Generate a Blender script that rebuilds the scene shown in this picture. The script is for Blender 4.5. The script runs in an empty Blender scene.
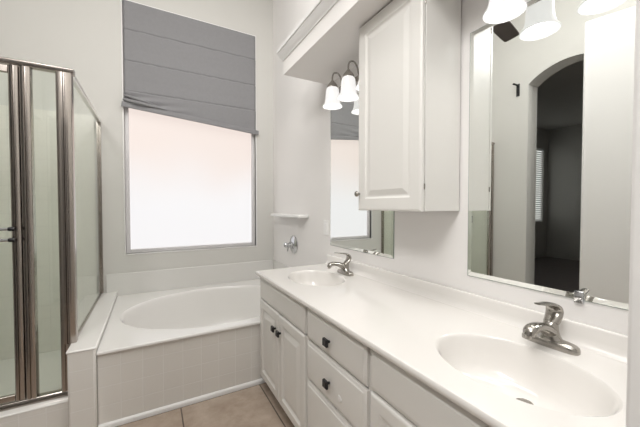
import bpy, bmesh, math, random
from mathutils import Vector, Matrix
C = bpy.context.scene
COL = C.collection
PI = math.pi
random.seed(4)

# ------------------------------------------------------------------ camera
cd = bpy.data.cameras.new('camera'); cam = bpy.data.objects.new('camera', cd); COL.objects.link(cam)
cam.location = (-1.21237, -3.24595, 1.24316)
cam.rotation_euler = (math.radians(90 - 1.3545), 0, math.radians(-29.1976))
cd.sensor_width = 36.0; cd.lens = 302.5595 * 36 / 640; cd.clip_start = 0.02
C.camera = cam
# ------------------------------------------------------------------ world, exposure
w = bpy.data.worlds.new('world'); C.world = w; w.use_nodes = True
w.node_tree.nodes['Background'].inputs[0].default_value = (0.85, 0.92, 1.0, 1)
w.node_tree.nodes['Background'].inputs[1].default_value = 1.0
C.view_settings.view_transform = 'Standard'; C.view_settings.look = 'None'
C.view_settings.gamma = 1.0; C.view_settings.use_curve_mapping = False
C.view_settings.exposure = 0.69
# ------------------------------------------------------------------ added fill lights, out of view
def area(name, loc, rot, sx, sy, power, col):
    d = bpy.data.lights.new(name, 'AREA'); d.shape = 'RECTANGLE'; d.size = sx; d.size_y = sy
    d.energy = power; d.color = col
    o = bpy.data.objects.new(name, d); COL.objects.link(o); o.location = loc; o.rotation_euler = rot
    return o
area('ceiling_fill', (-1.0, -2.2, 3.63), (0, 0, 0), 0.9, 1.6, 25, (1, 0.99, 0.97))  # added overhead fill, not a fixture of the room
hl = area('high_left_fill', (-2.28, -3.3, 3.12), (0, 0, 0), 0.9, 0.55, 31, (1, 0.985, 0.965))  # added fill aimed at the vanity side, no real wall lamp
hl.rotation_euler = Vector((0.9, 0.34, -0.42)).to_track_quat('-Z', 'Y').to_euler()

# ------------------------------------------------------------------ materials
def mat(name, col, rough=0.5, metal=0.0, bump=0.0, bscale=200, spec=0.5, coat=0.0, var=0.0, vscale=4):
    m = bpy.data.materials.new(name); m.use_nodes = True
    nt = m.node_tree; b = nt.nodes['Principled BSDF']
    b.inputs['Base Color'].default_value = (*col, 1); b.inputs['Roughness'].default_value = rough
    b.inputs['Metallic'].default_value = metal; b.inputs['Specular IOR Level'].default_value = spec
    b.inputs['Coat Weight'].default_value = coat; b.inputs['Coat Roughness'].default_value = 0.05
    tc = nt.nodes.new('ShaderNodeTexCoord')
    if bump:
        n = nt.nodes.new('ShaderNodeTexNoise'); n.inputs['Scale'].default_value = bscale
        nt.links.new(tc.outputs['Object'], n.inputs['Vector'])
        bp = nt.nodes.new('ShaderNodeBump'); bp.inputs['Strength'].default_value = bump; bp.inputs['Distance'].default_value = 0.004
        nt.links.new(n.outputs['Fac'], bp.inputs['Height']); nt.links.new(bp.outputs['Normal'], b.inputs['Normal'])
    if var:
        n = nt.nodes.new('ShaderNodeTexNoise'); n.inputs['Scale'].default_value = vscale; n.inputs['Detail'].default_value = 6
        nt.links.new(tc.outputs['Object'], n.inputs['Vector'])
        mx = nt.nodes.new('ShaderNodeMix'); mx.data_type = 'RGBA'
        mx.inputs[6].default_value = (*[c * (1 - var) for c in col], 1); mx.inputs[7].default_value = (*[min(1, c * (1 + var)) for c in col], 1)
        nt.links.new(n.outputs['Fac'], mx.inputs[0]); nt.links.new(mx.outputs[2], b.inputs['Base Color'])
    return m

def tile_mat(name, col, grout, size, axes, gw=0.026, rough=0.25, off=(0, 0), var=0.0, vscale=5, bumpd=0.4, hratio=1.0):
    """square tiles over two object-space axes"""
    m = bpy.data.materials.new(name); m.use_nodes = True
    nt = m.node_tree; b = nt.nodes['Principled BSDF']; b.inputs['Roughness'].default_value = rough
    tc = nt.nodes.new('ShaderNodeTexCoord'); sp = nt.nodes.new('ShaderNodeSeparateXYZ'); nt.links.new(tc.outputs['Object'], sp.inputs[0])
    cb = nt.nodes.new('ShaderNodeCombineXYZ')
    for i, a in enumerate(axes):
        ad = nt.nodes.new('ShaderNodeMath'); ad.operation = 'ADD'; ad.inputs[1].default_value = -off[i]
        nt.links.new(sp.outputs['XYZ'.index(a)], ad.inputs[0]); nt.links.new(ad.outputs[0], cb.inputs[i])
    br = nt.nodes.new('ShaderNodeTexBrick'); br.offset = 0.0; br.squash = 1.0
    br.inputs['Scale'].default_value = 1.0 / size; br.inputs['Brick Width'].default_value = 1.0; br.inputs['Row Height'].default_value = hratio
    br.inputs['Mortar Size'].default_value = gw; br.inputs['Mortar Smooth'].default_value = 0.3; br.inputs['Bias'].default_value = 0
    br.inputs['Color1'].default_value = (*col, 1); br.inputs['Color2'].default_value = (*[c * 0.985 for c in col], 1); br.inputs['Mortar'].default_value = (*grout, 1)
    nt.links.new(cb.outputs[0], br.inputs['Vector'])
    out = br.outputs['Color']
    if var:
        n = nt.nodes.new('ShaderNodeTexNoise'); n.inputs['Scale'].default_value = vscale; n.inputs['Detail'].default_value = 8; n.inputs['Roughness'].default_value = 0.65
        nt.links.new(tc.outputs['Object'], n.inputs['Vector'])
        rp = nt.nodes.new('ShaderNodeValToRGB'); e = rp.color_ramp.elements
        e[0].position = 0.3; e[0].color = (1 - var, 1 - var * 1.15, 1 - var * 1.3, 1); e[1].position = 0.7; e[1].color = (1, 1, 1, 1)
        nt.links.new(n.outputs['Fac'], rp.inputs[0])
        mx = nt.nodes.new('ShaderNodeMix'); mx.data_type = 'RGBA'; mx.blend_type = 'MULTIPLY'; mx.inputs[0].default_value = 1
        nt.links.new(out, mx.inputs[6]); nt.links.new(rp.outputs[0], mx.inputs[7]); out = mx.outputs[2]
    nt.links.new(out, b.inputs['Base Color'])
    bp = nt.nodes.new('ShaderNodeBump'); bp.invert = True; bp.inputs['Strength'].default_value = bumpd; bp.inputs['Distance'].default_value = 0.002
    nt.links.new(br.outputs['Fac'], bp.inputs['Height']); nt.links.new(bp.outputs['Normal'], b.inputs['Normal'])
    return m

def glass_mat(name, tint, refl=0.07):
    m = bpy.data.materials.new(name); m.use_nodes = True; nt = m.node_tree
    for n in list(nt.nodes): nt.nodes.remove(n)
    o = nt.nodes.new('ShaderNodeOutputMaterial'); t = nt.nodes.new('ShaderNodeBsdfTransparent'); g = nt.nodes.new('ShaderNodeBsdfGlossy')
    t.inputs[0].default_value = (*tint, 1); g.inputs[0].default_value = (1, 1, 1, 1); g.inputs['Roughness'].default_value = 0.02
    lw = nt.nodes.new('ShaderNodeLayerWeight'); lw.inputs[0].default_value = 0.35
    ma = nt.nodes.new('ShaderNodeMath'); ma.operation = 'MULTIPLY_ADD'; ma.inputs[1].default_value = 0.8; ma.inputs[2].default_value = refl
    nt.links.new(lw.outputs['Fresnel'], ma.inputs[0]); ma.use_clamp = True
    ge = nt.nodes.new('ShaderNodeNewGeometry'); fr = nt.nodes.new('ShaderNodeMath'); fr.operation = 'SUBTRACT'; fr.inputs[0].default_value = 1
    nt.links.new(ge.outputs['Backfacing'], fr.inputs[1]); mu = nt.nodes.new('ShaderNodeMath'); mu.operation = 'MULTIPLY'
    nt.links.new(ma.outputs[0], mu.inputs[0]); nt.links.new(fr.outputs[0], mu.inputs[1])
    mx = nt.nodes.new('ShaderNodeMixShader'); nt.links.new(mu.outputs[0], mx.inputs[0])
    nt.links.new(t.outputs[0], mx.inputs[1]); nt.links.new(g.outputs[0], mx.inputs[2]); nt.links.new(mx.outputs[0], o.inputs[0])
    return m

def emit_mat(name, col, strength, base=(0.8, 0.8, 0.8), rough=0.3):
    m = mat(name, base, rough); b = m.node_tree.nodes['Principled BSDF']
    b.inputs['Emission Color'].default_value = (*col, 1); b.inputs['Emission Strength'].default_value = strength
    return m

M = {}
M['wall'] = mat('plaster_shaded', (0.66, 0.65, 0.62), 0.85, bump=0.08, bscale=60)  # same paint as the right wall, darkened to stand in for weaker light
M['wall_lit'] = mat('plaster_lit', (0.85, 0.83, 0.815), 0.85, bump=0.06, bscale=60)  # same paint, lightened to stand in for the stronger light on this wall
M['soffit'] = mat('soffit_paint', (0.88, 0.855, 0.835), 0.6)
M['white'] = mat('white_trim_paint', (0.84, 0.83, 0.82), 0.4)
M['ceil'] = mat('ceiling_paint', (0.85, 0.84, 0.82), 0.9)
M['cab'] = mat('white_cabinet_paint', (0.80, 0.785, 0.755), 0.35)
M['counter'] = mat('cultured_marble', (0.815, 0.79, 0.76), 0.16, coat=0.3, var=0.02, vscale=3)
M['acrylic'] = mat('tub_acrylic', (0.83, 0.815, 0.79), 0.18, coat=0.3)
M['surround'] = mat('surround_panel', (0.74, 0.73, 0.705), 0.3)
M['aprontile'] = tile_mat('apron_tile', (0.82, 0.80, 0.765), (0.86, 0.845, 0.82), 0.108, 'XZ', gw=0.026, off=(-1.48, 0.02))
M['kneetile'] = tile_mat('knee_tile', (0.82, 0.80, 0.765), (0.86, 0.845, 0.82), 0.108, 'XZ', gw=0.026, off=(-1.6, 0.045))
M['showertile'] = tile_mat('shower_tile', (0.80, 0.775, 0.72), (0.74, 0.715, 0.665), 0.108, 'XZ', gw=0.02)
M['showertile2'] = tile_mat('shower_tile_side', (0.80, 0.775, 0.72), (0.74, 0.715, 0.665), 0.108, 'YZ', gw=0.02)
M['floor'] = tile_mat('floor_tile', (0.53, 0.44, 0.365), (0.16, 0.13, 0.11), 0.5, 'XY', gw=0.009, rough=0.4, off=(-1.065, -1.72), var=0.35, vscale=7)
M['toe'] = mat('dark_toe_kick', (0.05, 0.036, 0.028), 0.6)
M['brownstrip'] = mat('brown_strip', (0.30, 0.23, 0.17), 0.7)  # flat brown for the thin strip below the counter edge
M['chrome'] = mat('chrome', (0.62, 0.63, 0.65), 0.07, 1.0)
M['satin'] = mat('satin_aluminium', (0.86, 0.85, 0.83), 0.38, 1.0)
M['framechrome'] = mat('shower_frame_metal', (0.46, 0.42, 0.39), 0.2, 1.0)
M['nickel'] = mat('brushed_nickel', (0.40, 0.38, 0.35), 0.24, 1.0)
M['lampnickel'] = mat('lamp_nickel', (0.46, 0.44, 0.41), 0.25, 1.0)
M['black'] = mat('black_metal', (0.012, 0.012, 0.014), 0.35)
M['mirror'] = mat('mirror_silver', (0.90, 0.92, 0.90), 0.0, 1.0)
M['mirroredge'] = mat('mirror_glass_edge', (0.25, 0.32, 0.29), 0.1, 0.6)
M['glass'] = glass_mat('shower_glass', (0.94, 0.965, 0.94), 0.05)
M['fabric'] = mat('grey_linen', (0.27, 0.268, 0.278), 0.95, bump=0.25, bscale=350, var=0.06, vscale=40)
M['vinyl'] = mat('window_vinyl', (0.76, 0.74, 0.75), 0.4)
M['plastic'] = mat('white_plastic', (0.88, 0.87, 0.86), 0.35)
M['shade'] = emit_mat('lit_frosted_shade', (1.0, 0.98, 0.96), 0.42, (0.42, 0.42, 0.42), 0.25)
M['bulb'] = emit_mat('lit_bulb', (1.0, 0.96, 0.92), 15.0)
M['bedwall'] = mat('bedroom_paint', (0.60, 0.59, 0.56), 0.9)
M['carpet'] = mat('bedroom_carpet', (0.24, 0.21, 0.20), 1.0, bump=0.6, bscale=60, var=0.25, vscale=30)
M['brownwood'] = mat('dark_fan_wood', (0.06, 0.045, 0.038), 0.45)
M['blind'] = emit_mat('backlit_blind', (1.0, 0.99, 0.95), 0.06, (0.6, 0.62, 0.62), 0.6)
M['darkrecess'] = mat('dark_recess_paint', (0.10, 0.075, 0.06), 0.9)  # dark colour of the added recess that the shower frame reflects
# frosted window pane, back-lit by the daylight: peach house wall above, bright below
def pane_mat():
    m = bpy.data.materials.new('frosted_window_daylight'); m.use_nodes = True; nt = m.node_tree
    b = nt.nodes['Principled BSDF']; b.inputs['Base Color'].default_value = (0.06, 0.06, 0.06, 1); b.inputs['Roughness'].default_value = 0.5
    tc = nt.nodes.new('ShaderNodeTexCoord'); sp = nt.nodes.new('ShaderNodeSeparateXYZ'); nt.links.new(tc.outputs['Object'], sp.inputs[0])
    n = nt.nodes.new('ShaderNodeTexNoise'); n.inputs['Scale'].default_value = 1.3; n.inputs['Detail'].default_value = 1
    nt.links.new(tc.outputs['Object'], n.inputs['Vector'])
    a = nt.nodes.new('ShaderNodeMath'); a.operation = 'MULTIPLY_ADD'; a.inputs[1].default_value = 0.5
    nt.links.new(n.outputs['Fac'], a.inputs[0]); nt.links.new(sp.outputs[2], a.inputs[2])
    r = nt.nodes.new('ShaderNodeMapRange'); r.inputs[1].default_value = 1.45; r.inputs[2].default_value = 2.2; r.interpolation_type = 'SMOOTHSTEP'
    nt.links.new(a.outputs[0], r.inputs[0])
    cr = nt.nodes.new('ShaderNodeValToRGB'); e = cr.color_ramp.elements
    e[0].position = 0; e[0].color = (0.96, 0.945, 0.955, 1); e[1].position = 1; e[1].color = (0.93, 0.81, 0.75, 1)
    nt.links.new(r.outputs[0], cr.inputs[0]); nt.links.new(cr.outputs[0], b.inputs['Emission Color'])
    b.inputs['Emission Strength'].default_value = 0.575
    return m
M['pane'] = pane_mat()

# ------------------------------------------------------------------ helpers
def obj(name, bm, m, parent=None, smooth=False, loc=None, bevel=0, bseg=2, angle=40):
    me = bpy.data.meshes.new(name); bmesh.ops.recalc_face_normals(bm, faces=bm.faces[:]); bm.to_mesh(me); bm.free()
    o = bpy.data.objects.new(name, me); COL.objects.link(o)
    me.materials.append(M[m] if isinstance(m, str) else m)
    if parent is not None: o.parent = parent
    if loc is not None: o.location = loc
    if smooth:
        for p in me.polygons: p.use_smooth = True
        try: me.set_sharp_from_angle(angle=math.radians(angle))
        except Exception: pass
    if bevel:
        b = o.modifiers.new('bevel', 'BEVEL'); b.width = bevel; b.segments = bseg; b.limit_method = 'ANGLE'; b.angle_limit = math.radians(40)
        for p in me.polygons: p.use_smooth = True
        try: me.set_sharp_from_angle(angle=math.radians(angle))
        except Exception: pass
    return o
def box(x0, x1, y0, y1, z0, z1, bm=None):
    bm = bm or bmesh.new()
    v = [bm.verts.new((x, y, z)) for x in (x0, x1) for y in (y0, y1) for z in (z0, z1)]
    for f in ((0, 1, 3, 2), (4, 6, 7, 5), (0, 4, 5, 1), (2, 3, 7, 6), (0, 2, 6, 4), (1, 5, 7, 3)): bm.faces.new([v[i] for i in f])
    return bm
def struct(name, bm, m, **k):
    o = obj(name, bm, m, **k); o['kind'] = 'structure'; return o
def tag(o, label, cat, group=None):
    o['label'] = label; o['category'] = cat
    if group: o['group'] = group
    return o
def thing(name, label, cat, loc=(0, 0, 0), group=None):
    o = bpy.data.objects.new(name, None); COL.objects.link(o); o.location = loc; o.empty_display_size = 0.05
    return tag(o, label, cat, group)
def dup(root, loc, label):
    def cp(o, parent):
        c = o.copy(); COL.objects.link(c); c.parent = parent
        for ch in [x for x in bpy.data.objects if x.parent == o]: cp(ch, c)
        return c
    r = cp(root, None); r.location = loc; r['label'] = label; return r
def lathe(prof, n=32, axis='Z', bm=None, origin=(0, 0, 0), flute=None, closed=False):
    """prof: list of (r, h)"""
    bm = bm or bmesh.new(); rings = []
    for k, (r, h) in enumerate(prof):
        ring = []
        for i in range(n):
            a = 2 * PI * i / n; rr = r * (1 + (flute(a, k) if flute else 0))
            p = (rr * math.cos(a), rr * math.sin(a), h)
            if axis == 'X': p = (h, p[0], p[1])
            if axis == 'Y': p = (p[0], h, p[1])
            ring.append(bm.verts.new((p[0] + origin[0], p[1] + origin[1], p[2] + origin[2])))
        rings.append(ring)
    for a, b in zip(rings, rings[1:]):
        for i in range(n): bm.faces.new((a[i], a[(i + 1) % n], b[(i + 1) % n], b[i]))
    if closed:
        for i in range(n): bm.faces.new((rings[-1][i], rings[-1][(i + 1) % n], rings[0][(i + 1) % n], rings[0][i]))
    else:
        bm.faces.new(rings[0]); bm.faces.new(rings[-1])
    return bm
def sweep(pts, radii, n=12, bm=None, up=(0, 1, 0), sq=1.0):
    """tube through pts; radii r or (width along 'up', height)"""
    bm = bm or bmesh.new(); P = [Vector(p) for p in pts]; rings = []
    for i, p in enumerate(P):
        t = ((P[min(i + 1, len(P) - 1)] - P[max(i - 1, 0)])).normalized()
        u = Vector(up) - t * t.dot(Vector(up))
        if u.length < 1e-3: u = Vector((0, 0, 1)) - t * t.z
        u.normalize(); v = t.cross(u)
        r = radii[i] if isinstance(radii, (list, tuple)) and not isinstance(radii, float) else radii
        a, b = (r if isinstance(r, (tuple, list)) else (r, r))
        ring = []
        for k in range(n):
            th = 2 * PI * k / n; c, s = math.cos(th), math.sin(th)
            c = math.copysign(abs(c) ** sq, c); s = math.copysign(abs(s) ** sq, s)
            ring.append(bm.verts.new(p + u * (a * c) + v * (b * s)))
        rings.append(ring)
    for a, b in zip(rings, rings[1:]):
        for i in range(n): bm.faces.new((a[i], a[(i + 1) % n], b[(i + 1) % n], b[i]))
    bm.faces.new(rings[0]); bm.faces.new(rings[-1])
    return bm
def smooth_path(ctrl, n=6):
    P = [Vector(p) for p in ctrl]; out = []
    for i in range(len(P) - 1):
        p0, p1, p2, p3 = P[max(i - 1, 0)], P[i], P[i + 1], P[min(i + 2, len(P) - 1)]
        for k in range(n):
            t = k / n
            out.append(0.5 * ((2 * p1) + (p2 - p0) * t + (2 * p0 - 5 * p1 + 4 * p2 - p3) * t * t + (3 * p1 - p0 - 3 * p2 + p3) * t ** 3))
    out.append(P[-1]); return out
def lerp_list(vals, n):
    out = []
    for i in range(len(vals) - 1):
        for k in range(n):
            t = k / n; a, b = vals[i], vals[i + 1]
            out.append(tuple(x + (y - x) * t for x, y in zip(a, b)))
    out.append(vals[-1]); return out
def panel(xf, y0, y1, z0, z1, prof, t, bm=None):
    """front facing -x at x=xf; prof [(inset, depth)]; back at xf+t"""
    bm = bm or bmesh.new(); loops = []
    for ins, dep in [(0, t)] + prof:
        loops.append([bm.verts.new((xf + dep, y, z)) for y, z in ((y0 + ins, z0 + ins), (y1 - ins, z0 + ins), (y1 - ins, z1 - ins), (y0 + ins, z1 - ins))])
    for a, b in zip(loops, loops[1:]):
        for i in range(4): bm.faces.new((a[i], a[(i + 1) % 4], b[(i + 1) % 4], b[i]))
    bm.faces.new(loops[0]); bm.faces.new(loops[-1])
    return bm
DOOR = [(0, .006), (.005, .0015), (.010, 0), (.048, 0), (.052, .005), (.059, .010), (.066, .010), (.092, .001), (.096, 0)]
DRAWER = [(0, .007), (.004, .005), (.012, .0035), (.016, .0005), (.020, 0)]
def cap(pts, x0, x1, axis='x', bm=None):
    """extrude polygon pts (a,b) along axis"""
    bm = bm or bmesh.new()
    def P(t, a, b): return (t, a, b) if axis == 'x' else (a, t, b) if axis == 'y' else (a, b, t)
    A = [bm.verts.new(P(x0, *p)) for p in pts]; B = [bm.verts.new(P(x1, *p)) for p in pts]
    n = len(pts)
    for i in range(n): bm.faces.new((A[i], A[(i + 1) % n], B[(i + 1) % n], B[i]))
    bm.faces.new(A); bm.faces.new(B); return bm

# ================================================================== SETTING
L = -2.365; H = 3.65; YF = -3.9; T = 0.12
struct('floor', box(-2.5, T, YF - T, 0.2, -0.1, 0), 'floor')
struct('ceiling', box(-2.5, T, YF - T, 0.2, H, H + 0.1), 'ceil')
# back wall with the window opening
WX0, WX1, WZ0, WZ1 = -1.414, -0.206, 0.812, 3.08
bm = bmesh.new()
box(L - T, WX0, 0, 0.14, 0, H, bm); box(WX1, T, 0, 0.14, 0, H, bm); box(WX0, WX1, 0, 0.14, 0, WZ0, bm); box(WX0, WX1, 0, 0.14, WZ1, H, bm)
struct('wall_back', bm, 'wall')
struct('wall_right', box(0, T, YF, 0, 0, H), 'wall_lit')
struct('wall_end', box(-0.60, 0, -3.235, -3.08, 0, H), 'white', bevel=0.006)
# door casing profile on the end of the wing wall, next to the camera
struct('trim_3', cap([(-0.6, -3.245), (-0.6, -3.085), (-0.607, -3.087), (-0.612, -3.10), (-0.612, -3.115), (-0.606, -3.120), (-0.606, -3.245)], 0, 2.6, 'z'), 'white')
bm = bmesh.new()
DX0, DX1, DZ = -2.33, -1.35, 2.37
box(L - T, DX0, YF - T, YF, 0, H, bm); box(DX1, T, YF - T, YF, 0, H, bm); box(DX0, DX1, YF - T, YF, DZ, H, bm)
struct('wall_front', bm, 'wall')
bm = bmesh.new()
box(DX0 - .1, DX0, YF - 1.3, YF - T, 0, DZ + .1, bm); box(DX1, DX1 + .1, YF - 1.3, YF - T, 0, DZ + .1, bm)
box(DX0 - .1, DX1 + .1, YF - 1.4, YF - 1.3, 0, DZ + .1, bm); box(DX0, DX1, YF - 1.3, YF - T, DZ, DZ + .1, bm); box(DX0, DX1, YF - 1.3, YF - T, -0.1, 0, bm)
struct('wall_dark_recess', bm, 'darkrecess')  # unseen dark recess, added for the shower frame to reflect
# left wall with the arched opening
AY0, AY1, ASP, ARI = -2.19, -1.468, 2.556, 0.135
yc, hw = (AY0 + AY1) / 2, (AY1 - AY0) / 2
rad = (hw * hw + ARI * ARI) / (2 * ARI); am = math.asin(hw / rad)
pts = [(AY1, 0), (0.0, 0), (0.0, H), (YF, H), (YF, 2.3), (-2.80, 2.3), (-2.80, 0), (AY0, 0)]  # includes an unseen second opening, added so the shower frame reflects dark
pts += [(yc + rad * math.sin(a), ASP + ARI - rad + rad * math.cos(a)) for a in [-am + 2 * am * i / 32 for i in range(33)]]
LT = 0.19
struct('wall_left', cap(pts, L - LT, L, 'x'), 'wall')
# free-standing partition with bullnose top, in front of the arch
ex, ey, pz = -1.650, -2.205, 2.627
dx, dy = -0.287, -0.958
bm = bmesh.new()
bmesh.ops.create_cube(bm, size=1)
for v in bm.verts:
    u = (v.co.x + .5) * 0.75; s = (v.co.y + .5) * 0.11; z = (v.co.z + .5) * pz
    v.co = Vector((ex + dx * u - 0.958 * s, ey + dy * u + 0.287 * s, z))
struct('wall_partition', bm, 'white', bevel=0.02, bseg=4)
# bedroom beyond the arch
BX, BY0, BY1, BH = -7.36, -4.5, 0.55, 3.1
struct('floor_bedroom', box(BX, L - LT, BY0, BY1, -0.1, 0), 'carpet')
struct('ceiling_bedroom', box(BX, L - LT, BY0, BY1, BH, BH + .1), 'bedwall')
struct('wall_bedroom_far', box(BX - .1, BX, BY0, BY1, 0, BH), 'bedwall')
bm = bmesh.new(); b0, b1, bz0, bz1 = -7.16, -5.9, 0.87, 2.63
box(BX - .1, b0, BY1, BY1 + .1, 0, BH, bm); box(b1, L - LT, BY1, BY1 + .1, 0, BH, bm); box(b0, b1, BY1, BY1 + .1, 0, bz0, bm); box(b0, b1, BY1, BY1 + .1, bz1, BH, bm)
struct('wall_bedroom_window', bm, 'bedwall')
struct('wall_bedroom_near', box(BX - .1, L - LT, BY0 - .1, BY0, 0, BH), 'bedwall')
struct('wall_bedroom_side', box(L - LT - .02, L - LT, 0.0, BY1, 0, BH), 'bedwall')
struct('baseboard_bedroom', box(BX, BX + .015, BY0, BY1, 0, .1), 'bedwall')

# ------------------------------------------------------------------ window
bm = bmesh.new()
f = 0.034; y0, y1 = 0.035, 0.085
box(WX0, WX0 + f, y0, y1, WZ0, WZ1, bm); box(WX1 - f, WX1, y0, y1, WZ0, WZ1, bm); box(WX0 + f, WX1 - f, y0, y1, WZ0, WZ0 + f, bm); box(WX0 + f, WX1 - f, y0, y1, WZ1 - f, WZ1, bm)
win = struct('window_1', bm, 'vinyl', bevel=0.004)
obj('pane', box(WX0 + f - .004, WX1 - f + .004, 0.055, 0.063, WZ0 + f - .004, WZ1 - f + .004), 'pane', win)
# thin white bead around the opening
bm = bmesh.new(); e = 0.012
box(WX0 - e, WX0, -0.006, 0.03, WZ0 - e, WZ1 + e, bm); box(WX1, WX1 + e, -0.006, 0.03, WZ0 - e, WZ1 + e, bm); box(WX0, WX1, -0.006, 0.03, WZ0 - e, WZ0, bm); box(WX0, WX1, -0.006, 0.03, WZ1, WZ1 + e, bm)
struct('trim_1', bm, 'white', bevel=0.003)

# ------------------------------------------------------------------ soffit with crown moulding
SX, SY, SZ0 = -0.374, -1.212, 2.183
struct('wall_soffit', box(SX, 0, -3.08, SY, SZ0, 2.352), 'soffit')
prof = [(0, 2.280), (.006, 2.280), (.008, 2.288), (.012, 2.294), (.019, 2.304), (.026, 2.318), (.030, 2.330), (.031, 2.336), (.038, 2.338), (.039, 2.350), (.039, 2.358), (0, 2.358)]
bm = bmesh.new(); rows = []
for p, z in prof:
    rows.append([bm.verts.new(q) for q in ((SX - p, -3.08, z), (SX - p, SY + p, z), (0, SY + p, z))])
for a, b in zip(rows, rows[1:] + rows[:1]):
    for i in range(2): bm.faces.new((a[i], a[i + 1], b[i + 1], b[i]))
struct('trim_2', bm, 'white')

# ------------------------------------------------------------------ surround panels above the tub
struct('trim_4', box(-1.566, -0.012, -0.014, 0.0, 0.40, 0.640), 'surround', bevel=0.006)
struct('trim_5', box(-0.014, 0.0, -1.205, -0.001, 0.40, 0.640), 'surround', bevel=0.006)

# ================================================================== BATHTUB
KX0, KX1 = -1.607, -1.483
AYF, ZD = -1.205, 0.442
tub = thing('bathtub', 'white oval soaking tub in a tiled deck under the frosted window', 'bathtub', (0, 0, 0))
def plate_with_ellipses(bm, x0, x1, segs, z, N=64, rim=None):
    """top plate x0..x1; segs: list of (y0,y1,None | (cx,cy,ax,ay)); returns list of rims"""
    rims = []
    for (ya, yb, el) in segs:
        if el is None:
            v = [bm.verts.new(p) for p in ((x0, ya, z), (x1, ya, z), (x1, yb, z), (x0, yb, z))]; bm.faces.new(v); continue
        cx, cy, ax, ay = el
        angs = sorted(set([2 * PI * i / N for i in range(N)] + [math.atan2(py - cy, px - cx) % (2 * PI) for px in (x0, x1) for py in (ya, yb)]))
        inn, out = [], []
        for a in angs:
            c, s = math.cos(a), math.sin(a)
            inn.append(bm.verts.new((cx + ax * c * 1.0 / math.sqrt((c) ** 2 + (ax / ay * s) ** 2) if False else cx + c / math.sqrt((c / ax) ** 2 + (s / ay) ** 2), cy + s / math.sqrt((c / ax) ** 2 + (s / ay) ** 2), z)))
            k = min(((x1 - cx) / c if c > 1e-9 else 1e9), ((x0 - cx) / c if c < -1e-9 else 1e9), ((yb - cy) / s if s > 1e-9 else 1e9), ((ya - cy) / s if s < -1e-9 else 1e9))
            out.append(bm.verts.new((cx + k * c, cy + k * s, z)))
        n = len(angs)
        for i in range(n): bm.faces.new((inn[i], inn[(i + 1) % n], out[(i + 1) % n], out[i]))
        rims.append(angs)
    return rims
def basin(cx, cy, ax, ay, z, prof, N=72, drain=None):
    """prof [(scale, dz)]"""
    bm = bmesh.new(); rings = []
    for k, (s, dz) in enumerate(prof):
        ring = []
        for i in range(N):
            a = 2 * PI * i / N; c, sn = math.cos(a), math.sin(a)
            r = 1 / math.sqrt((c / ax) ** 2 + (sn / ay) ** 2)
            ox, oy = (0, 0) if drain is None else ((drain[0] - cx) * (1 - s), (drain[1] - cy) * (1 - s))
            ring.append(bm.verts.new((cx + ox + s * r * c, cy + oy + s * r * sn, z + dz)))
        rings.append(ring)
    for a, b in zip(rings, rings[1:]):
        for i in range(N): bm.faces.new((a[i], a[(i + 1) % N], b[(i + 1) % N], b[i]))
    bm.faces.new(rings[-1]); return bm
TE = (-0.745, -0.64, 0.675, 0.505)
bm = bmesh.new()
plate_with_ellipses(bm, KX1 + .002, -0.016, [(AYF - .006, -0.016, TE)], ZD)
# rolled front lip
lip = [(AYF - .006, ZD), (AYF - .011, ZD - .002), (AYF - .014, ZD - .007), (AYF - .014, ZD - .016), (AYF - .008, ZD - .022), (AYF, ZD - .022)]
lr = [[bm.verts.new((x, y, z)) for x in (KX1 + .002, -0.016)] for y, z in lip]
for a, b in zip(lr, lr[1:]): bm.faces.new((a[0], a[1], b[1], b[0]))
obj('deck', bm, 'acrylic', tub, smooth=True)
obj('basin', basin(*TE, ZD, [(1.0, 0), (.992, -.003), (.982, -.010), (.972, -.022), (.955, -.07), (.93, -.16), (.90, -.25), (.86, -.32), (.80, -.36), (.70, -.385), (.5, -.395), (.2, -.40), (.05, -.40)]), 'acrylic', tub, smooth=True, angle=80)
obj('apron', box(KX1 + .002, -0.016, AYF, AYF + .03, 0.0, ZD - .02), 'aprontile', tub)
obj('base_trim', cap([(AYF, 0), (AYF - .014, 0), (AYF - .014, .018), (AYF - .009, .026), (AYF, .03)], KX1 + .002, -0.512, 'x'), 'white', tub, smooth=True)

# ================================================================== SHOWER
KF = -1.232; KZ = 0.478; GX = -1.6; GY = -1.0935
struct('wall_knee', box(KX0, KX1, KF, -0.001, 0, KZ), 'kneetile', bevel=0.012, bseg=3)
struct('trim_6', box(KX0 - .004, KX1 + .004, KF - .003, -0.001, KZ - .012, KZ + .002), 'acrylic', bevel=0.008, bseg=3)
struct('wall_curb', box(L, KX0, -1.165, -1.04, 0, 0.184), 'kneetile', bevel=0.008)
struct('trim_7', box(L, KX0 - .001, -1.166, -1.04, 0.176, 0.190), 'acrylic', bevel=0.006)
struct('floor_shower', box(L, KX0, -1.04, -0.016, 0.0, 0.05), 'acrylic')
struct('trim_8', box(L, GX - .03, -0.014, 0.0, 0.05, 2.02), 'showertile')
struct('trim_9', box(L, L + .014, -1.04, -0.014, 0.05, 2.02), 'showertile2')
sh = thing('shower_enclosure', 'chrome framed glass shower enclosure at the left beside the tub', 'shower', (0, 0, 0))
def fluted(x0, x1, y0, y1, z0, z1):
    """vertical extrusion with two flutes on its front"""
    w_ = x1 - x0; d = 0.005
    p = [(x0, y1), (x0, y0 + .006), (x0 + .002, y0 + .002), (x0 + .006, y0), (x0 + w_ * .42, y0 - .001), (x0 + w_ * .47, y0 + d), (x0 + w_ * .53, y0 + d), (x0 + w_ * .58, y0 - .001), (x1 - .006, y0), (x1 - .002, y0 + .002), (x1, y0 + .006), (x1, y1)]
    return cap(p, z0, z1, 'z')
ZB, ZT = 0.191, 2.0
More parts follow.
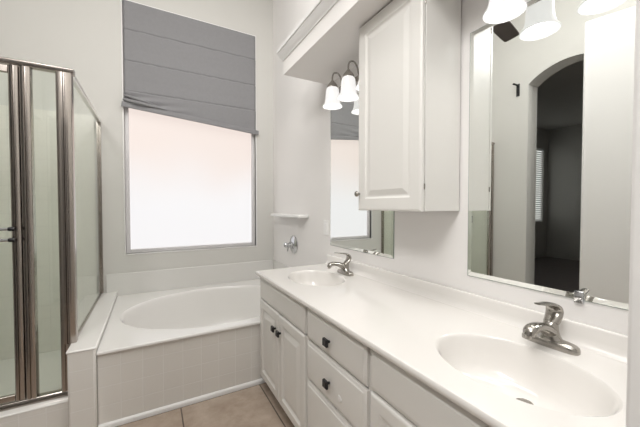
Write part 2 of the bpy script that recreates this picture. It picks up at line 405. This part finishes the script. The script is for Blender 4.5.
obj('header_rail', cap([(GY + .022, ZT - .028), (GY - .022, ZT - .028), (GY - .026, ZT - .022), (GY - .026, ZT - .006), (GY - .018, ZT), (GY + .022, ZT)], L + .0145, GX + .024, 'x'), 'framechrome', sh, smooth=True)
obj('sill_rail', cap([(GY + .022, ZB), (GY - .024, ZB), (GY - .024, ZB + .018), (GY - .016, ZB + .028), (GY + .022, ZB + .028)], L + .0145, GX - .01, 'x'), 'framechrome', sh, smooth=True)
obj('corner_post', fluted(-1.654, -1.585, GY - .024, GY + .024, KZ + .003, ZT - .028), 'framechrome', sh, smooth=True)
obj('corner_post_foot', fluted(-1.654, -1.61, GY - .024, GY + .024, ZB + .028, KZ + .003), 'framechrome', sh, smooth=True)
obj('strike_jamb', fluted(-1.800, -1.756, GY - .02, GY + .024, ZB + .028, ZT - .028), 'framechrome', sh, smooth=True)
obj('fixed_glass', box(-1.756, -1.654, GY - .003, GY + .003, ZB + .028, ZT - .028), 'glass', sh)
obj('wall_jamb', box(L + .0145, L + .045, GY - .02, GY + .024, ZB + .028, ZT - .028), 'framechrome', sh)
# return panel standing on the knee wall
obj('return_glass', box(GX - .003, GX + .003, GY + .024, -0.022, KZ + .018, ZT - .028), 'glass', sh)
obj('return_header', box(GX - .015, GX + .015, GY + .022, -0.0145, ZT - .028, ZT), 'satin', sh, bevel=.004)
obj('return_sill', box(GX - .010, GX + .010, GY + .024, -0.022, KZ + .003, KZ + .018), 'framechrome', sh, bevel=.003)
obj('wall_channel', box(GX - .016, GX + .016, -0.022, -0.0145 + .014, KZ + .003, ZT - .028), 'framechrome', sh)
# door: frame, glass, handle
d = obj('door', fluted(-1.842, -1.803, GY - .020, GY + .012, ZB + .034, ZT - .034), 'framechrome', sh, smooth=True)
d0 = L + .049
obj('hinge_stile', box(d0, d0 + .035, GY - .016, GY + .012, ZB + .034, ZT - .034), 'framechrome', d, bevel=.004)
obj('top_rail', box(d0 + .035, -1.842, GY - .014, GY + .010, ZT - .072, ZT - .034), 'framechrome', d, bevel=.004)
obj('bottom_rail', box(d0 + .035, -1.842, GY - .014, GY + .010, ZB + .034, ZB + .066), 'framechrome', d, bevel=.004)
obj('door_glass', box(d0 + .035, -1.842, GY - .003, GY + .003, ZB + .066, ZT - .072), 'glass', d)
bm = bmesh.new(); yh = GY - .05
for z in (1.072, 1.128):
    sweep([(-1.835, yh, z), (-1.885, yh, z)], .008, 12, bm)
sweep(smooth_path([(-1.876, yh, 1.066), (-1.881, yh - .012, 1.085), (-1.881, yh - .014, 1.10), (-1.881, yh - .012, 1.115), (-1.876, yh, 1.134)]), .007, 10, bm)
h = obj('handle', bm, 'chrome', d, smooth=True)
for z in (1.072, 1.128):
    for x in (-1.832, -1.890):
        bm = lathe([(.0, -.012), (.009, -.012), (.0105, -.009), (.0105, .009), (.009, .012), (.0, .012)], 16, 'X', origin=(x, yh, z))
        sweep([(x, yh, z), (x, GY - (.02 if x > -1.85 else .003), z)], .006, 10, bm, up=(1, 0, 0))
        obj('handle_clamp', bm, 'black', h, smooth=True)

# ================================================================== ROMAN SHADE
rs = thing('roman_shade', 'grey fabric roman shade hanging crooked over the upper half of the window', 'window shade', (0, 0, 0))
nx, nz = 60, 170
bm = bmesh.new(); grid = []
folds = [2.82, 2.545, 2.276]
for i in range(nx + 1):
    u = i / nx; x = -1.408 + u * 1.2; col = []
    zb = 2.165 + (2.055 - 2.165) * u
    for j in range(nz + 1):
        v = j / nz; z = 3.074 + (zb - 3.074) * v; y = -0.004
        for fz in folds:
            dz = z - fz
            if 0 <= dz < .013: y += 0.012 * (1 - dz / .013)          # tuck above each stitched fold
            if -.16 < dz < 0: y -= 0.006 * (1 + dz / .16)
        k = max(0, 1 - u / .5) ** 1.3 * max(0, 1 - (z - zb) / .14)    # bunched cloth at the low left corner
        y -= k * 0.026 * (1 + math.sin((z - zb) * 80 - u * 22))
        y -= .003 * math.sin(u * 5 + z * 2) * v
        col.append(bm.verts.new((x, y - 0.012, z)))
    grid.append(col)
for i in range(nx):
    for j in range(nz): bm.faces.new((grid[i][j], grid[i + 1][j], grid[i + 1][j + 1], grid[i][j + 1]))
o = obj('fabric_panel', bm, 'fabric', rs, smooth=True, angle=180)
s = o.modifiers.new('solid', 'SOLIDIFY'); s.thickness = .003
obj('head_rail', box(-1.409, -0.207, -0.014, 0.026, 3.046, 3.0795), 'fabric', rs, bevel=.003)
bm = sweep([(-1.428, -.040, 2.150), (-1.41, -.040, 2.148), (-0.8, -.036, 2.096), (-0.183, -.032, 2.040)], [(.010, .024)] * 4, 12, bm=None, sq=.6)
obj('hem_bar', bm, 'fabric', rs, smooth=True)
for k, (x0, z0, x1, z1, r) in enumerate([(-1.415, 2.19, -1.02, 2.14, .018), (-1.405, 2.225, -1.12, 2.165, .014)]):
    bm = sweep(smooth_path([(x0, -.045, z0), (x0 + (x1 - x0) * .3, -.06, z0 - .02), (x0 + (x1 - x0) * .6, -.05, (z0 + z1) / 2 - .005), (x1, -.035, z1)]), lerp_list([(r, r * .7), (r * 1.2, r), (r, r * .7), (.003, .003)], 6), 12)
    obj('bunched_fold', bm, 'fabric', rs, smooth=True)

# ================================================================== VANITY
CF = -0.566
def carcass(y0, y1, drawers=False):
    bm = bmesh.new(); t = .016; xf = CF + .02
    box(xf, -.001, y0, y0 + t, .06, .758, bm); box(xf, -.001, y1 - t, y1, .06, .758, bm)
    box(xf, -.001, y0 + t, y1 - t, .06, .076, bm); box(-.008, -.001, y0 + t, y1 - t, .076, .758, bm)
    box(xf, xf + .02, y0 + t, y1 - t, .585, .64, bm); box(xf, xf + .02, y0 + t, y1 - t, .74, .758, bm)
    box(xf, xf + .02, y0 + t, y0 + .04, .076, .74, bm); box(xf, xf + .02, y1 - .04, y1 - t, .076, .74, bm)
    box(xf, xf + .02, (y0 + y1) / 2 - .02, (y0 + y1) / 2 + .02, .076, .585, bm)
    if drawers:
        for z in (.221, .395): box(xf, xf + .02, y0 + t, y1 - t, z, z + .028, bm)
    return bm
def knob(parent, y, z, xf):
    bm = bmesh.new()
    sweep([(xf + .001, y, z), (xf - .016, y, z)], .006, 10, bm)
    panel(xf - .028, y - .016, y + .016, z - .016, z + .016, [(0, .004), (.004, 0)], .013, bm)
    return obj('knob', bm, 'black', parent, smooth=True, angle=30)
def sink_base(name, label, y0, y1, group=None, full=True):
    t = thing(name, label, 'cabinet', (0, 0, 0), group)
    obj('carcass', carcass(y0, y1), 'cab', t, bevel=.002)
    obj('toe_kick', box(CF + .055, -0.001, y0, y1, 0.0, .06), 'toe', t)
    obj('top_rail', box(CF + .001, CF + .03, y0, y1, .7582, .7718), 'brownstrip', t)  # brown strip just below the counter edge
    obj('false_front', panel(CF, y0 + .014, y1 - .016, .618, .754, DRAWER, .0199), 'cab', t, smooth=True, angle=20)
    ym = (y0 + y1) / 2
    for a, b, k in ((ym + .003, y1 - .016, ym + .040), (y0 + .014, ym - .003, ym - .040)):
        dr = obj('door', panel(CF, a, b, .078, .608, DOOR, .0199), 'cab', t, smooth=True, angle=12)
        kb = knob(dr, k, .510, CF)
    return t
sink_base('vanity_cabinet', 'white two-door vanity cabinet under the far sink, against the tub', -1.945, -1.2215)
sink_base('vanity_cabinet', 'white vanity cabinet under the sink nearest the camera', -3.079, -2.4225)
t = thing('drawer_cabinet', 'white vanity drawer stack with black square knobs between the two sink cabinets', 'cabinet', (0, 0, 0))
obj('carcass', carcass(-2.422, -1.9455, True), 'cab', t, bevel=.002)
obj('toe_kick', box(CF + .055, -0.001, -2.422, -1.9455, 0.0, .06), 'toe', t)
obj('top_rail', box(CF + .001, CF + .03, -2.422, -1.9455, .7582, .7718), 'brownstrip', t)  # brown strip continues above the drawers
for i, (z0, z1) in enumerate(((.612, .754), (.418, .598), (.078, .404))):
    dr = obj('drawer', panel(CF, -2.416, -1.954, z0, z1, DRAWER, .0199), 'cab', t, smooth=True, angle=20)
    knob(dr, -2.170, (z0 + z1) / 2 - .006, CF)
    if i == 1:
        bm = bmesh.new(); bmesh.ops.create_icosphere(bm, subdivisions=3, radius=.014)
        for v in bm.verts:
            v.co *= 1 + .25 * math.sin(v.co.y * 500) * math.cos(v.co.z * 420); v.co = Vector((CF - .001 + v.co.x * .18, -2.252 + v.co.y, .478 + v.co.z))
        o = obj('filler_patch', bm, 'white', dr, smooth=True, angle=180); o['label'] = 'white filler patch over an old knob hole'

# countertop with integral sinks
CT, CD = .798, -0.589
ct = thing('vanity_countertop', 'long white cultured marble vanity top with two integral oval sinks', 'countertop', (0, 0, 0))
S1 = (-0.315, -1.585, 0.165, 0.225); S2 = (-0.330, -2.775, 0.165, 0.225)
bm = bmesh.new(); xe = CD + .008
plate_with_ellipses(bm, xe, -0.001, [(-1.90, -1.2215, S1), (-2.45, -1.90, None), (-3.078, -2.45, S2)], CT)
edge = [(0, 0), (-.005, -.0015), (-.008, -.006), (-.008, -.019), (-.005, -.024), (0, -.026), (.045, -.026)]
rows = []
for ox, oz in edge:
    rows.append([bm.verts.new(p) for p in ((xe + ox, -3.078, CT + oz), (xe + ox, -1.2215 - ox, CT + oz), (-0.001, -1.2215 - ox, CT + oz))])
for a, b in zip(rows, rows[1:]):
    for i in range(2): bm.faces.new((a[i], a[i + 1], b[i + 1], b[i]))
obj('slab', bm, 'counter', ct, smooth=True, angle=35)
SP = [(1.0, 0), (.985, -.002), (.965, -.008), (.945, -.018), (.92, -.035), (.88, -.062), (.82, -.090), (.72, -.112), (.58, -.125), (.42, -.132), (.25, -.136), (.12, -.138)]
for S, D in ((S1, (-0.27, -1.585)), (S2, (-0.262, -2.775))):
    b = obj('sink_basin', basin(*S, CT, SP, drain=D), 'counter', ct, smooth=True, angle=80)
    bm = lathe([(.0, -.004), (.012, -.004), (.017, -.001), (.021, .001), (.023, 0), (.023, -.004)], 28, origin=(D[0], D[1], CT - .131))
    lathe([(.0, .004), (.012, .004), (.0135, .002), (.0135, -.004), (.0, -.004)], 24, bm=bm, origin=(D[0], D[1], CT - .131))
    obj('drain', bm, 'nickel', b, smooth=True)
bp = [(-.001, CT), (-.001, .866), (-.004, .868), (-.012, .868), (-.016, .865), (-.0175, .859), (-.020, CT + .03), (-.023, CT + .016), (-.030, CT + .006), (-.042, CT + .0005), (-.042, CT)]
obj('backsplash', cap(bp, -3.078, -1.2225, 'y'), 'counter', ct, smooth=True, angle=50)

# ------------------------------------------------------------------ faucets
def make_faucet(label, loc):
    t = thing('faucet', label, 'faucet', loc, 'vanity faucets')
    # base plate: rounded oblong, domed
    bm = bmesh.new(); rings = []
    for s, z in ((1.0, 0), (1.0, .010), (.97, .016), (.88, .021), (.72, .024), (.4, .026)):
        ring = []
        for i in range(48):
            a = 2 * PI * i / 48; c, sn = math.cos(a), math.sin(a)
            ex_ = math.copysign(abs(c) ** .55, c) * .026; ey_ = math.copysign(abs(sn) ** .75, sn) * .079
            ring.append(bm.verts.new((ex_ * s, ey_ * s, z)))
        rings.append(ring)
    for a, b in zip(rings, rings[1:]):
        for i in range(48): bm.faces.new((a[i], a[(i + 1) % 48], b[(i + 1) % 48], b[i]))
    bm.faces.new(rings[0]); bm.faces.new(rings[-1])
    obj('base_plate', bm, 'nickel', t, smooth=True, angle=60)
    bm = bmesh.new(); rings = []
    for z, rx, ry, ox in ((.014, .024, .046, 0), (.026, .0235, .036, 0), (.038, .022, .027, .002), (.052, .021, .0225, .004), (.066, .020, .021, .006), (.076, .017, .019, .008), (.082, .010, .012, .008)):
        rings.append([bm.verts.new((ox + rx * math.cos(2 * PI * i / 32), ry * math.sin(2 * PI * i / 32), z)) for i in range(32)])
    for a, b in zip(rings, rings[1:]):
        for i in range(32): bm.faces.new((a[i], a[(i + 1) % 32], b[(i + 1) % 32], b[i]))
    bm.faces.new(rings[0]); bm.faces.new(rings[-1])
    obj('body', bm, 'nickel', t, smooth=True, angle=70)
    path = smooth_path([(.004, 0, .040), (-.030, 0, .058), (-.065, 0, .071), (-.098, 0, .075), (-.118, 0, .070), (-.124, 0, .056)])
    rad = lerp_list([(.024, .020), (.022, .017), (.020, .014), (.0195, .013), (.019, .013), (.017, .0125)], 6)
    bm = sweep(path, rad, 20); lathe([(.0, -.006), (.0095, -.006), (.0095, .004), (.0, .004)], 20, bm=bm, origin=(-.124, 0, .054))
    obj('spout', bm, 'nickel', t, smooth=True, angle=70)
    path = smooth_path([(.006, 0, .070), (.022, 0, .086), (.030, 0, .106), (.020, 0, .124), (-.010, 0, .134), (-.045, 0, .139), (-.078, 0, .145)])
    rad = lerp_list([(.021, .015), (.0245, .013), (.0255, .011), (.024, .008), (.020, .0055), (.0145, .004), (.010, .003)], 6)
    obj('lever', sweep(path, rad, 18), 'nickel', t, smooth=True, angle=70)
    return t
fa = make_faucet('brushed nickel single-lever faucet behind the far sink', (-0.098, -1.592, CT))
dup(fa, (-0.098, -2.765, CT), 'brushed nickel single-lever faucet behind the sink nearest the camera')

# ------------------------------------------------------------------ mirrors
def mirror(name, label, y0, y1, z0, z1, clips):
    t = thing(name, label, 'mirror', (0, 0, 0), 'frameless wall mirrors')
    bm = bmesh.new(); lo = []
    for ins, x in ((0, -.0005), (0, -.004), (.018, -.0065)):
        lo.append([bm.verts.new((x, y, z)) for y, z in ((y0 + ins, z0 + ins), (y1 - ins, z0 + ins), (y1 - ins, z1 - ins), (y0 + ins, z1 - ins))])
    for a, b in zip(lo[1:], lo[2:]):
        for i in range(4): bm.faces.new((a[i], a[(i + 1) % 4], b[(i + 1) % 4], b[i]))
    bm.faces.new(lo[2])
    obj('bevelled_glass', bm, 'mirror', t)
    bm = bmesh.new()
    e2 = .0015
    box(-.0038, -.0004, y0 - e2, y0, z0 - e2, z1 + e2, bm); box(-.0038, -.0004, y1, y1 + e2, z0 - e2, z1 + e2, bm); box(-.0038, -.0004, y0, y1, z0 - e2, z0, bm); box(-.0038, -.0004, y0, y1, z1, z1 + e2, bm)
    obj('edge', bm, 'mirroredge', t)
    for yc_ in clips:
        bm = cap([(-.0005, z0 - .014), (-.0105, z0 - .012), (-.0115, z0 - .004), (-.0110, z0 + .022), (-.0095, z0 + .026), (-.0075, z0 + .026), (-.0075, z0 - .002), (-.0005, z0 - .002)], yc_ - .012, yc_ + .012, 'y')
        obj('clip', bm, 'chrome', t, bevel=.002)
    return t
mirror('mirror', 'frameless wall mirror above the far sink, partly behind the wall cabinet', -1.945, -1.250, .945, 1.992, [])
mirror('mirror', 'large frameless mirror above the near sink reflecting an arched doorway', -3.072, -2.410, .942, 1.986, [-2.806])

# ------------------------------------------------------------------ wall cabinet between the mirrors
wc = thing('wall_cabinet', 'white raised-panel wall cabinet hung between the two mirrors', 'cabinet', (0, 0, 0))
obj('carcass', box(-.2255, -.0075, -2.367, -1.938, 1.2225, 2.1825), 'cab', wc, bevel=.002)
dr = obj('door', panel(-.25, -2.3655, -1.9365, 1.222, 2.176, [(0, .006), (.005, .0015), (.010, 0), (.060, 0), (.063, .004), (.069, .008), (.076, .008), (.098, .001), (.102, 0)], .0199), 'cab', wc, smooth=True, angle=12)
bm = lathe([(.0, -.026), (.011, -.026), (.015, -.022), (.015, -.017), (.008, -.012), (.006, 0), (.0, 0)], 24, 'X', origin=(-.25, -1.952, 1.308))
obj('knob', bm, 'nickel', dr, smooth=True)
for z in (1.325, 2.08):
    obj('hinge', lathe([(.0, z - .012), (.003, z - .012), (.003, z + .012), (.0, z + .012)], 12, origin=(-.2285, -2.3665, 0)), 'nickel', wc, smooth=True)

# ------------------------------------------------------------------ vanity lights
def flute(a, k): return 0.025 * math.cos(a * 24) * (0.4 + 0.6 * min(1, k / 8))
def make_light(label, loc):
    t = thing('vanity_light', label, 'light', loc, 'three-shade vanity lights')
    bm = bmesh.new(); box(-.022, -.0005, -.27, .27, .085, .135, bm)
    obj('back_plate', bm, 'lampnickel', t, bevel=.008, bseg=3)
    for yy in (.19, 0, -.19):
        path = smooth_path([(-.018, yy, .105), (-.034, yy, .104), (-.048, yy, .128), (-.060, yy, .165), (-.086, yy, .188), (-.113, yy, .180), (-.125, yy, .155), (-.125, yy, .112)])
        ar = obj('arm', sweep(path, .0055, 12), 'lampnickel', t, smooth=True)
        bm = lathe([(.0, .128), (.010, .128), (.013, .122), (.020, .114), (.030, .102), (.037, .086), (.037, .076), (.0, .076)], 28, origin=(-.125, yy, 0))
        obj('socket_cap', bm, 'lampnickel', ar, smooth=True)
        outp = [(.028, .084), (.036, .080), (.042, .068), (.045, .050), (.046, .028), (.047, .006), (.050, -.014), (.056, -.030), (.062, -.038), (.066, -.044), (.067, -.047)]
        inp = [(r - .004, z) for r, z in outp[::-1]]; inp[0] = (.064, -.048)
        bm = lathe(outp + inp, 48, origin=(-.125, yy, 0), flute=lambda a, k: flute(a, min(k, 21 - k)) * .6, closed=True)
        sd = obj('shade', bm, 'shade', ar, smooth=True, angle=80)
        bm = lathe([(.0, .074), (.012, .070), (.014, .055), (.022, .035), (.027, .015), (.026, .0), (.018, -.014), (.0, -.020)], 24, origin=(-.125, yy, 0))
        obj('bulb', bm, 'bulb', sd, smooth=True)
    return t
vl = make_light('brushed nickel three-shade vanity light above the far mirror', (0, -1.664, 1.968))
dup(vl, (0, -2.812, 1.968), 'three-shade vanity light above the mirror nearest the camera, cut by the top edge')

# ------------------------------------------------------------------ right wall fittings
sf = obj('wall_shelf', box(-.105, -.0005, -.88, -.19, 1.140, 1.168), 'plastic', bevel=.008, bseg=3)
tag(sf, 'narrow white wall shelf above the tub valve', 'shelf')
tv = thing('tub_valve', 'round chrome tub valve with lever handle on the wall beside the tub', 'faucet', (0, -.56, .872))
obj('escutcheon', lathe([(.0, -.0005), (.087, -.0005), (.088, -.005), (.083, -.013), (.060, -.024), (.032, -.032), (.029, -.045), (.0, -.045)], 40, 'X'), 'chrome', tv, smooth=True)
bm = lathe([(.0, -.045), (.019, -.045), (.021, -.056), (.017, -.064), (.017, -.074), (.025, -.080), (.027, -.092), (.022, -.100), (.0, -.102)], 28, 'X', flute=lambda a, k: .08 * math.cos(6 * a) if k > 4 else 0)
sweep([(-.062, 0, -.010), (-.066, 0, -.040), (-.070, 0, -.062)], [.009, .008, .006], 10, bm, up=(1, 0, 0))
obj('handle', bm, 'chrome', tv, smooth=True)
sw = thing('light_switch', 'white rocker light switch beside the far mirror', 'switch', (0, -1.178, 1.075))
obj('plate', panel(-.006, -.036, .036, -.060, .060, [(0, .003), (.003, 0)], .0055), 'plastic', sw)
obj('rocker', panel(-.010, -.016, .016, -.033, .033, [(0, .002), (.002, 0)], .0039), 'plastic', sw)

# ------------------------------------------------------------------ things seen in the near mirror
hk = thing('wall_hook', 'black metal hook high on the wall beside the arched doorway, seen in the near mirror', 'hook', (L, -1.366, 2.46))
obj('back_plate', box(.0005, .010, -.017, .017, 0, .135), 'black', hk, bevel=.003)
bm = sweep(smooth_path([(.008, 0, .115), (.04, 0, .118), (.075, 0, .118), (.090, 0, .118), (.096, 0, .113)]), .010, 12); obj('arm', bm, 'black', hk, smooth=True)
fan = thing('ceiling_fan', 'dark wood ceiling fan whose blade tip shows at the top of the near mirror', 'fan', (-0.76, -1.95, 2.62))
obj('down_rod', sweep([(0, 0, .06), (0, 0, 1.0)], .012, 16), 'lampnickel', fan, smooth=True)
obj('canopy', lathe([(.0, 1.0299), (.065, 1.0299), (.065, 1.01), (.045, .97), (.015, .95), (.0, .95)], 32), 'lampnickel', fan, smooth=True)
obj('motor_housing', lathe([(.0, .09), (.03, .09), (.085, .07), (.10, .045), (.10, .005), (.085, -.02), (.05, -.04), (.0, -.045)], 40), 'lampnickel', fan, smooth=True)
a0 = math.atan2(0.13, -0.64)
for k in range(5):
    a = a0 + 2 * PI * k / 5; ca, sa = math.cos(a), math.sin(a)
    bm = bmesh.new(); top = []; n = 14
    outl = [(.20, -.035), (.26, -.052), (.45, -.058), (.60, -.056), (.645, -.054), (.660, -.046), (.664, -.02), (.664, .02), (.660, .046), (.645, .054), (.60, .056), (.45, .058), (.26, .052), (.20, .035)]
    A, B = [], []
    for r, s_ in outl:
        p = (r * ca - s_ * sa, r * sa + s_ * ca)
        A.append(bm.verts.new((p[0], p[1], .0 + s_ * .2))); B.append(bm.verts.new((p[0], p[1], .008 + s_ * .2)))
    bm.faces.new(A); bm.faces.new(B)
    for i in range(len(A)): bm.faces.new((A[i], A[(i + 1) % len(A)], B[(i + 1) % len(A)], B[i]))
    bl = obj('blade', bm, 'brownwood', fan)
    bm = sweep([(.09 * ca, .09 * sa, .012), (.16 * ca, .16 * sa, .004), (.25 * ca, .25 * sa, .011)], [(.015, .004), (.012, .004), (.03, .003)], 10, up=(-sa, ca, 0))
    obj('blade_bracket', bm, 'lampnickel', bl, smooth=True)
bw = struct('window_2', (lambda b: (box(b0, b0 + .03, BY1 + .02, BY1 + .07, bz0, bz1, b), box(b1 - .03, b1, BY1 + .02, BY1 + .07, bz0, bz1, b), box(b0, b1, BY1 + .02, BY1 + .07, bz0, bz0 + .03, b), box(b0, b1, BY1 + .02, BY1 + .07, bz1 - .03, bz1, b))[0])(bmesh.new()), 'white')
obj('pane', box(b0, b1, BY1 + .05, BY1 + .056, bz0, bz1), emit_mat('bedroom_daylight', (1.0, 0.99, 0.95), 0.5), bw)
bd = thing('window_blind', 'white slatted blind over the window of the dark room in the near mirror', 'blind', (0, BY1 + .008, 0))
bm = bmesh.new(); z = bz0 + .05
while z < bz1 - .06:
    box(b0 + .032, b1 - .032, -.002, .002, z, z + .034, bm); z += .05
obj('slats', bm, 'blind', bd)
obj('head_rail', box(b0 + .032, b1 - .032, -.02, .01, bz1 - .06, bz1 - .03), 'blind', bd)
obj('bottom_rail', box(b0 + .032, b1 - .032, -.012, .008, bz0 + .02, bz0 + .045), 'blind', bd)
